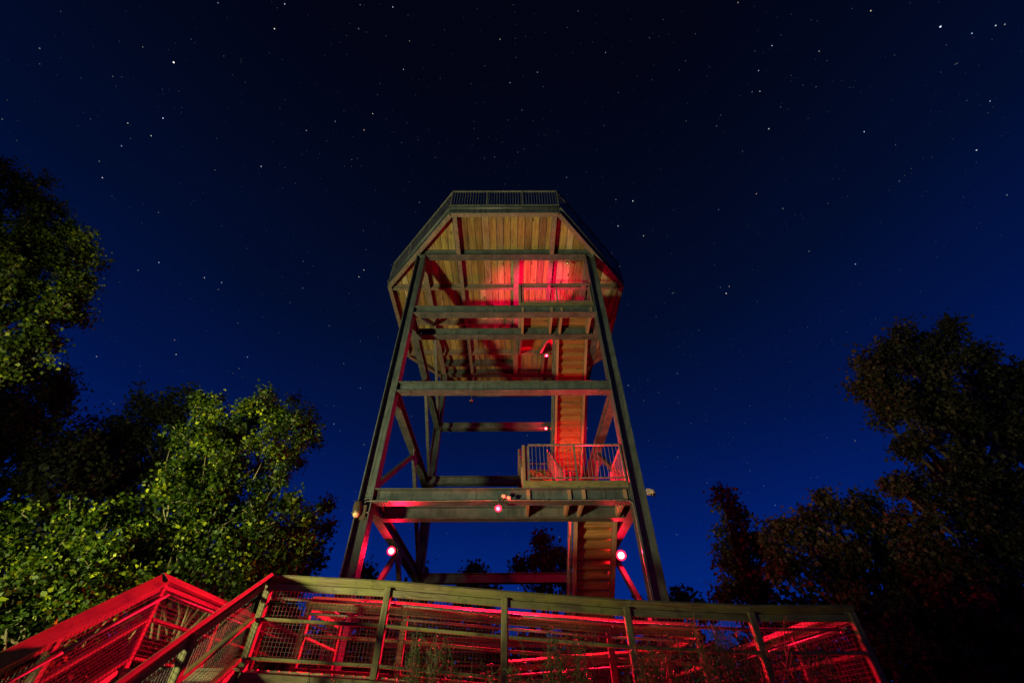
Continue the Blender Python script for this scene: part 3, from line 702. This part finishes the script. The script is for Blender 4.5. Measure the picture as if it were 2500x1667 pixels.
for pl, r0 in (([(438, 1500), (434, 1385), (432, 1340), (412, 1300), (400, 1250), (398, 1175), (408, 1120), (418, 1085)], 0.026), ([(434, 1345), (448, 1310), (460, 1280), (474, 1240), (480, 1200)], 0.016),
               ([(478, 1480), (488, 1365), (508, 1310), (522, 1260), (545, 1200), (556, 1170)], 0.024), ([(508, 1312), (540, 1285), (575, 1262)], 0.014), ([(398, 1235), (380, 1222), (362, 1205)], 0.010), ([(480, 1230), (496, 1160), (506, 1080), (512, 1060)], 0.014),
               ([(618, 1170), (634, 1140), (646, 1110), (652, 1095)], 0.013), ([(300, 1480), (330, 1400), (360, 1350), (388, 1320)], 0.018)):
    pts = [at(x, y, Y=9.75) for x, y in pl]
    tube('stem', pts, [0.75 * r0 * (1 - 0.6 * i / (len(pl) - 1)) for i in range(len(pl))], 'bark_pale', pop, 6)
tree('poplar_sapling', 'low leafy poplar sapling crowding the outer side of the stair railing', 'tree', gb(150, 8.6), [
    cl(60, 1350, 8.6, 75), cl(170, 1300, 8.8, 75), cl(280, 1250, 9.2, 60), cl(120, 1440, 8.2, 80), cl(250, 1390, 8.7, 75), cl(340, 1340, 9.2, 60), cl(20, 1480, 7.8, 75), cl(200, 1480, 8.3, 70), cl(330, 1440, 8.8, 50), cl(20, 1270, 8.8, 60), cl(420, 1420, 9.4, 45)],
    0.080, 'leaf_poplar', 'bark_pale', 0.05, 0.75, 0.1)
tree('railing_shrub', 'bright heart-leaved shrub seen through the mesh of the stair railing', 'shrub', (-6.1, 6.9, GZ), [
    ((-6.0, 6.6, 0.45), 0.5), ((-6.1, 7.3, 0.7), 0.5), ((-5.9, 6.0, 0.1), 0.45), ((-6.0, 8.0, 0.6), 0.5), ((-6.1, 8.8, 0.6), 0.5), ((-5.9, 5.4, -0.2), 0.45), ((-6.1, 9.8, 0.7), 0.55)],
    0.085, 'leaf_poplar', 'bark_pale', 0.03, 1.0, 0.1)
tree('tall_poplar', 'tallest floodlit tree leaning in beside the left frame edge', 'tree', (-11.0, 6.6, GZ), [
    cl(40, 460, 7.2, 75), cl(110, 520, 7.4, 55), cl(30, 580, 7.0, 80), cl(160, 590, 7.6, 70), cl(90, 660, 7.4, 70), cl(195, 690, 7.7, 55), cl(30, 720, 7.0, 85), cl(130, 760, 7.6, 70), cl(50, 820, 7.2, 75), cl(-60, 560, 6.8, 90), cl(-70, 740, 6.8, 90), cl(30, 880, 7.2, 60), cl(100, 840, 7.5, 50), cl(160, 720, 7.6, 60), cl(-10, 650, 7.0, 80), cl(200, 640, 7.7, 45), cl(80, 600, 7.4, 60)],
    0.085, 'leaf_poplar_dim', 'bark', 0.16, 0.66, 0.45)
tree('dark_ash_tree', 'unlit tree between the tall leaning poplar and the floodlit poplar', 'tree', gb(60, 13.0, -1.0), [
    cl(40, 960, 12.5, 95), cl(110, 1020, 12.8, 70), cl(20, 1090, 12.2, 95), cl(100, 1130, 12.6, 70), cl(-60, 1010, 12, 100), cl(160, 960, 13.2, 30), cl(40, 1200, 12, 80), cl(60, 900, 12.6, 70), cl(120, 940, 12.8, 60), cl(170, 1090, 13, 60), cl(200, 1150, 13, 60)],
    0.12, 'leaf_dark', 'bark', 0.14, 0.6, 0.4)
tree('rear_maple_tree', 'dark round-topped tree showing behind the floodlit poplar', 'tree', gb(330, 16.0, -0.5), [
    cl(240, 1060, 15.5, 65), cl(310, 1090, 15.5, 65), cl(390, 1000, 15.8, 65), cl(450, 990, 16.0, 55), cl(350, 1160, 15.5, 75), cl(240, 1160, 15.2, 70), cl(730, 1010, 16.5, 48), cl(745, 1080, 16.5, 45), cl(650, 985, 16.5, 40), cl(690, 1120, 16.3, 60), cl(540, 1060, 16, 70), cl(180, 1240, 15, 70), cl(330, 1250, 15, 80), cl(300, 1060, 15.6, 65), cl(210, 1080, 15.4, 60), cl(270, 1130, 15.4, 70), cl(400, 1070, 15.8, 70), cl(340, 1020, 15.8, 50), cl(250, 1200, 15.2, 70), cl(420, 1130, 15.8, 70)],
    0.13, 'leaf_dark', 'bark', 0.16, 0.5, 0.45)
tree('dark_oak_tree', 'black-leaved tree beside the left column, right of the floodlit poplar', 'tree', gb(730, 17.0, -0.3), [
    cl(745, 1270, 17, 45), cl(795, 1235, 17.3, 24), cl(785, 1290, 17.2, 32), cl(740, 1340, 17, 50), cl(770, 1370, 17.1, 40), cl(700, 1300, 16.8, 45), cl(710, 1400, 16.8, 50), cl(650, 1400, 16.6, 60)],
    0.13, 'leaf_dark', 'bark', 0.12, 0.55, 0.4)
# right side
tree('big_cottonwood_tree', 'largest dim tree filling the right edge', 'tree', gb(2440, 11.5, 0.6), [
    cl(2200, 860, 11.5, 75), cl(2280, 820, 11.8, 60), cl(2140, 910, 11.2, 60), cl(2240, 940, 11.4, 85), cl(2340, 900, 11.8, 75), cl(2430, 950, 12, 75), cl(2300, 1020, 11.5, 90), cl(2200, 1010, 11.2, 60), cl(2420, 1060, 11.8, 90), cl(2230, 1100, 11.2, 60), cl(2330, 1140, 11.5, 85), cl(2440, 1190, 11.6, 90), cl(2290, 1210, 11.2, 60), cl(2370, 1270, 11.4, 80), cl(2460, 1320, 11.5, 90), cl(2340, 1370, 11.2, 70), cl(2420, 1430, 11.3, 80), cl(2500, 1480, 11.3, 90), cl(2530, 1080, 12, 90), cl(2360, 1480, 11.1, 70), cl(2110, 950, 11.2, 45), cl(2160, 980, 11.3, 55), cl(2180, 1180, 11.2, 45), cl(2250, 1270, 11.3, 60), cl(2270, 1340, 11.4, 60), cl(2480, 930, 12.2, 70), cl(2500, 1010, 12.2, 80), cl(2390, 1000, 12, 80), cl(2380, 1180, 12, 80), cl(2260, 880, 11.9, 60), cl(2310, 1420, 11.6, 70)],
    0.115, 'leaf_brown', 'bark', 0.2, 0.85, 0.4)
tree('narrow_poplar_tree', 'narrow dark tree with a pointed top beside the open sky right of the tower', 'tree', gb(1800, 15.0), [
    cl(1765, 1225, 15, 32), cl(1795, 1260, 15, 38), cl(1780, 1310, 15, 42), cl(1800, 1370, 15, 55), cl(1850, 1330, 15.2, 42), cl(1820, 1430, 15, 62), cl(1770, 1440, 14.8, 38)],
    0.12, 'leaf_brown', 'bark', 0.1, 0.95, 0.4)
tree('broad_dark_tree', 'broad dark tree with a ragged top between the pointed one and the largest', 'tree', gb(2040, 14.0, 0.3), [
    cl(1960, 1300, 14, 45), cl(2030, 1230, 14.2, 40), cl(2080, 1270, 14.2, 55), cl(2000, 1340, 14, 65), cl(2130, 1290, 14.3, 45), cl(2160, 1350, 14.2, 55), cl(2070, 1380, 13.8, 75), cl(1940, 1400, 13.8, 65), cl(2230, 1340, 14.2, 45), cl(2200, 1430, 13.8, 75), cl(2050, 1450, 13.6, 60), cl(2270, 1450, 13.8, 80), cl(1890, 1340, 14.4, 50), cl(1910, 1290, 14.4, 35), cl(2110, 1230, 14.4, 35), cl(2190, 1290, 14.5, 45), cl(2240, 1390, 14.3, 60), cl(1990, 1270, 14.4, 40)],
    0.12, 'leaf_brown', 'bark', 0.15, 0.9, 0.4)
tree('dark_hedge_bush', 'black bushes right of the walkway corner at the lower frame edge', 'shrub', gb(2300, 10.0, 0.5), [
    cl(2200, 1530, 10.5, 75), cl(2300, 1540, 10.2, 90), cl(2420, 1560, 10, 100), cl(2250, 1620, 9.8, 85), cl(2400, 1660, 9.6, 110), cl(2500, 1600, 9.8, 90)],
    0.09, 'leaf_dark', 'bark', 0.06, 0.6, 0.15)
# behind the tower
tree('distant_spruce_tree', 'distant spiky tree seen between the tower legs under the lowest beam', 'tree', gb(1330, 34.0), [
    cl(1322, 1315, 34, 14, None, 1.6), cl(1325, 1355, 34, 26), cl(1355, 1350, 34, 22), cl(1300, 1385, 34, 24), cl(1340, 1395, 34, 36), cl(1375, 1370, 34, 22), cl(1265, 1385, 34, 15), cl(1380, 1420, 34, 34), cl(1320, 1440, 34, 36)],
    0.26, 'leaf_dark', 'bark', 0.25, 0.55, 0.4)
tree('distant_pine_tree', 'small distant treetop just above the lowest rear beam', 'tree', gb(1160, 38.0), [
    cl(1160, 1395, 38, 20), cl(1145, 1412, 38, 22), cl(1175, 1425, 38, 26), cl(1200, 1450, 38, 30), cl(1130, 1450, 38, 28)],
    0.28, 'leaf_dark', 'bark', 0.2, 0.5, 0.5)
tree('far_left_pine_tree', 'tiny distant treetop beside the left column above the railing', 'tree', gb(890, 36.0), [
    cl(888, 1400, 36, 14), cl(900, 1425, 36, 24), cl(860, 1440, 36, 22), cl(930, 1455, 36, 26)],
    0.28, 'leaf_dark', 'bark', 0.2, 0.5, 0.5)
tree('far_right_bush_tree', 'low distant treetop outside the right column at the railing line', 'tree', gb(1670, 30.0), [
    cl(1655, 1455, 30, 18), cl(1680, 1475, 30, 22), cl(1640, 1490, 30, 24), cl(1720, 1490, 30, 18), cl(1560, 1500, 30, 24)],
    0.24, 'leaf_dark', 'bark', 0.2, 0.5, 0.5)

tree('stair_shade_bush', 'rounded leafy bush added out of view to shade the stair posts', 'shrub', (-6.9, 3.6, GZ), [
    ((-7.1, 3.6, -0.3), 0.40), ((-6.75, 3.6, -0.35), 0.40), ((-6.9, 3.6, 0.15), 0.36), ((-6.7, 3.5, 0.05), 0.34), ((-7.15, 3.7, 0.1), 0.34), ((-6.85, 3.5, 0.4), 0.26)], 0.085, 'leaf_poplar', 'bark', 0.04, 1.3, 0.1)  # unseen bush, added to keep the floodlight off the stair posts
# dark thicket behind the walkway and under the trees: one mass
def thicket(name, label, spots, leaf, n_per, lm):
    P = []; SZ = []
    for (px, ytop, Y, wpx) in spots:
        p = at(px, ytop, Y=Y); k = p.dot(f_) / FPX; w = wpx * k; h = p.z - GZ
        lf = 0.0105 * Y; m_ = int(n_per * w * h * (0.26 / lf) ** 1.6); SZ.append(np.full(m_, lf))
        q = rng.random((m_, 3)); prof = np.sqrt(np.clip(1 - (2 * q[:, 0] - 1) ** 2, 0.03, 1)) * (1 + 0.16 * np.sin(q[:, 0] * 17 + px))
        P.append(np.stack([p.x + (q[:, 0] - 0.5) * 2 * w, Y + (q[:, 1] - 0.5) * 2.0, GZ + h * prof * q[:, 2] ** 0.8], 1) + rng.normal(size=(m_, 3)) * lf)
    P = np.concatenate(P); SZ = np.concatenate(SZ); nr = unit(len(P))
    o = leaves_mesh(name, P, nr, SZ * rng.uniform(0.6, 1.4, len(P)), rng.beta(2, 3, len(P)), lm, None, (0, 20, GZ), 0.85, 0.2)
    tag(o, label, 'thicket', kind='stuff')
thicket('undergrowth', 'black undergrowth filling the ground behind the walkway and tower', [
    (150, 1200, 12.5, 260), (420, 1290, 14.5, 200), (640, 1330, 15.5, 140), (560, 1480, 13.5, 130), (690, 1440, 20, 90), (1010, 1440, 24, 120), (1160, 1468, 25, 90), (1420, 1450, 24, 60), (1590, 1500, 24, 60), (1660, 1560, 24, 130), (1880, 1430, 17, 150), (2120, 1400, 16, 180), (2380, 1380, 14, 220), (870, 1500, 22, 120), (1300, 1560, 24, 160), (1480, 1560, 24, 120)], 0.26, 420, 'leaf_dark')

# weeds in front of the walkway
def weed(px, Y, hgt, w, n, label):
    base = at(px, 1650, Y=Y); base = Vector((base.x, Y, GZ))
    n = int(n * 1.5); t = empty('tall_weed', base); tag(t, label, 'weed', 'weeds in front of the walkway')
    mb = MB(); pos = []
    for k in range(n):
        a = rng.uniform(0, 6.28); lean = abs(rng.normal()) * w; hh = (hgt + 0.24) * rng.uniform(0.45, 1.05)
        p0 = base + Vector((rng.normal() * 0.12, rng.normal() * 0.08, 0)); p1 = p0 + Vector((math.cos(a) * lean * 0.35, math.sin(a) * lean * 0.35, hh * 0.6)); p2 = p0 + Vector((math.cos(a) * lean, math.sin(a) * lean, hh))
        mb.stick(p0, p1, 0.004); mb.stick(p1, p2, 0.0025)
        m_ = 150; q = rng.uniform(0.2, 1.0, size=(m_, 1))
        pts = np.where(q < 0.6, np.array(p0) + (np.array(p1) - np.array(p0)) * q / 0.6, np.array(p1) + (np.array(p2) - np.array(p1)) * (q - 0.6) / 0.4)
        pos.append(pts + rng.normal(size=(m_, 3)) * np.array([0.03, 0.03, 0.03]))
    mb.build('stems', 'bark', t, base)
    pos = np.concatenate(pos); nr = unit(len(pos))
    leaves_mesh('foliage', pos, nr, rng.uniform(0.05, 0.12, len(pos)), rng.random(len(pos)), 'grass_blade', t, tuple(base), 0.085, -1.0)
for a in ((1030, 6.3, 1.62, 0.22, 46, 'bushy weed clump rising before the railing post left of centre'), (1130, 6.4, 1.45, 0.2, 22, 'thin dry weed stems between two clumps by the centre-left railing panel'), (1385, 6.3, 1.62, 0.24, 52, 'dense weed clump before the centre railing panel, under the stair flight'),
          (1250, 6.2, 1.3, 0.2, 30, 'short weed clump at the foot of the central railing post'), (1590, 6.4, 1.6, 0.26, 50, 'weed clump just right of the railing post under the right column'), (1800, 6.3, 1.68, 0.30, 56, 'widest weed clump hiding the railing post before the right corner'),
          (1980, 6.4, 1.55, 0.28, 44, 'weed clump before the right corner of the walkway'), (830, 6.3, 1.3, 0.2, 26, 'low weed clump before the leftmost railing panel'), (1700, 6.2, 1.7, 0.22, 30, 'tall thin weeds between the two right-hand clumps')):
    weed(*a)
# short grass over the ground in front and around
n = 26000
gx = rng.uniform(-9, 9, n); gy = rng.uniform(2.5, 16, n)
keep = ~((gx > -5.2) & (gx < -3.4) & (gy > 4.3) & (gy < 7.2)); gx, gy = gx[keep], gy[keep]; n = len(gx)
pos = np.stack([gx, gy, np.full(n, GZ) + 0.12], 1); az = rng.uniform(0, 6.28, n)
nr = np.stack([np.cos(az), np.sin(az), np.full(n, 0.05)], 1); nr /= np.linalg.norm(nr, axis=1, keepdims=True)
go = leaves_mesh('grass', pos, nr, rng.uniform(0.2, 0.4, n), rng.random(n), 'grass_blade', None, (0, 8, GZ), 0.07, -3.0); tag(go, 'short rough grass growing around the walkway', 'grass', kind='stuff')

# ------------------------------------------------------------------ floodlight on the grass beside the stair
p = FLOOD_POS; aim = (FLOOD_AIM - p).normalized()
t = empty('ground_floodlight', (p.x, p.y, GZ)); tag(t, 'yellow floodlight on a short stand lighting the tower from below', 'floodlight')
tube('stand', [(p.x, p.y, GZ), (p.x, p.y, p.z - 0.1)], 0.03, 'bronze_metal', t, 8)
M = dirM(p - aim * 0.12, aim)
mb = MB(); mb.lathe(M, [(0.08, -0.1), (0.16, -0.04), (0.18, 0.06), (0.19, 0.08)], 16); mb.build('housing', 'bronze_metal', t, p, True)
mb = MB(); mb.lathe(M, [(0.17, 0.07), (0.165, 0.09), (0.01, 0.1)], 16); mb.build('lens', 'flood_lens', t, p, True)
L = bpy.data.lights.new('flood_light', 'SPOT'); L.energy = FLOOD_POWER; L.color = FLOOD_COL; L.spot_size = math.radians(110); L.spot_blend = 1.0; L.shadow_soft_size = 0.4
o = bpy.data.objects.new('flood_light', L); place(o, Matrix.Translation(p + aim * 0.1) @ aim.to_track_quat('-Z', 'Y').to_matrix().to_4x4(), t)

# ------------------------------------------------------------------ stars
m = bpy.data.materials.new('star_light'); m.use_nodes = True; MATS['star_light'] = m; nt = m.node_tree; nt.nodes.remove(nt.nodes['Principled BSDF'])
em = N(nt, 'ShaderNodeEmission'); a = N(nt, 'ShaderNodeAttribute', attribute_name='tint')
nt.links.new(ramp2(nt, a.outputs['Fac'], [(0, (0.35, 0.55, 1.0)), (0.5, (0.8, 0.9, 1.0)), (0.85, (1.0, 0.95, 0.85)), (1.0, (1.0, 0.75, 0.5))]), em.inputs['Color'])
b_at = N(nt, 'ShaderNodeAttribute', attribute_name='glow'); nt.links.new(b_at.outputs['Fac'], em.inputs['Strength']); nt.links.new(em.outputs[0], nt.nodes['Material Output'].inputs['Surface'])
try: m.cycles.emission_sampling = 'NONE'
except Exception: pass
RS = 3000.0
dirs = rng.normal(size=(7500, 3)); dirs[:, 2] = np.abs(dirs[:, 2]); dirs /= np.linalg.norm(dirs, axis=1, keepdims=True); dirs = dirs[dirs[:, 2] > 0.14]
mag = rng.pareto(2.2, len(dirs)); glow = np.clip(0.022 + 0.055 * mag, 0, 0.8); size = np.clip(1.7 + 0.4 * mag, 1.7, 3.2)
BR = [(424, 153, 6.2, 2.5), (398, 289, 4.6, 1.5), (670, 71, 4.4, 1.4), (2296, 66, 6.0, 2.2), (2126, 27, 3.8, 1.2), (2373, 82, 4.0, 1.2), (2431, 63, 4.4, 1.0), (1773, 716, 4.2, 1.6), (2110, 322, 4.2, 1.2), (2480, 933, 4.8, 1.4), (1545, 491, 4.6, 1.5), (1509, 552, 4.2, 1.3), (910, 278, 3.8, 1.1), (2384, 367, 4.2, 1.1), (312, 301, 3.6, 1.0), (369, 332, 3.6, 1.0), (959, 18, 3.8, 1.2), (985, 170, 3.6, 1.0), (876, 676, 4.0, 1.2), (430, 865, 3.6, 1.0), (499, 678, 3.6, 1.0), (388, 641, 3.8, 1.1), (250, 434, 3.6, 1.0), (1571, 576, 3.8, 1.2), (1852, 173, 3.8, 1.1), (1885, 112, 3.6, 1.0), (2060, 1250, 3.6, 1.0), (2190, 1220, 3.6, 0.9)]
for (px, py, sz, gl) in BR:
    d = (at(px, py, Y=100.0) if (r_ * ((px - 1250) / FPX) + u_ * ((833.5 - py) / FPX) + f_).y > 0.02 else (r_ * ((px - 1250) / FPX) + u_ * ((833.5 - py) / FPX) + f_)).normalized()
    dirs = np.vstack([dirs, np.array(d)]); glow = np.append(glow, gl); size = np.append(size, sz * 0.66)
oct_v = np.array([(1, 0, 0), (-1, 0, 0), (0, 1, 0), (0, -1, 0), (0, 0, 1), (0, 0, -1)], float)
oct_f = [(0, 2, 4), (2, 1, 4), (1, 3, 4), (3, 0, 4), (2, 0, 5), (1, 2, 5), (3, 1, 5), (0, 3, 5)]
V = (dirs[:, None, :] * RS + oct_v[None] * size[:, None, None]).reshape(-1, 3)
me = mesh_from('stars', V, [tuple(i * 6 + k for k in q) for i in range(len(dirs)) for q in oct_f], 'star_light')
for nm, vals in (('tint', rng.random(len(dirs))), ('glow', glow)):
    at_ = me.attributes.new(nm, 'FLOAT', 'POINT'); at_.data.foreach_set('value', np.repeat(vals, 6).astype(np.float32))
o = place(bpy.data.objects.new('stars', me), Matrix.Identity(4), None); tag(o, 'faint white stars scattered over the night sky', 'stars', kind='stuff')
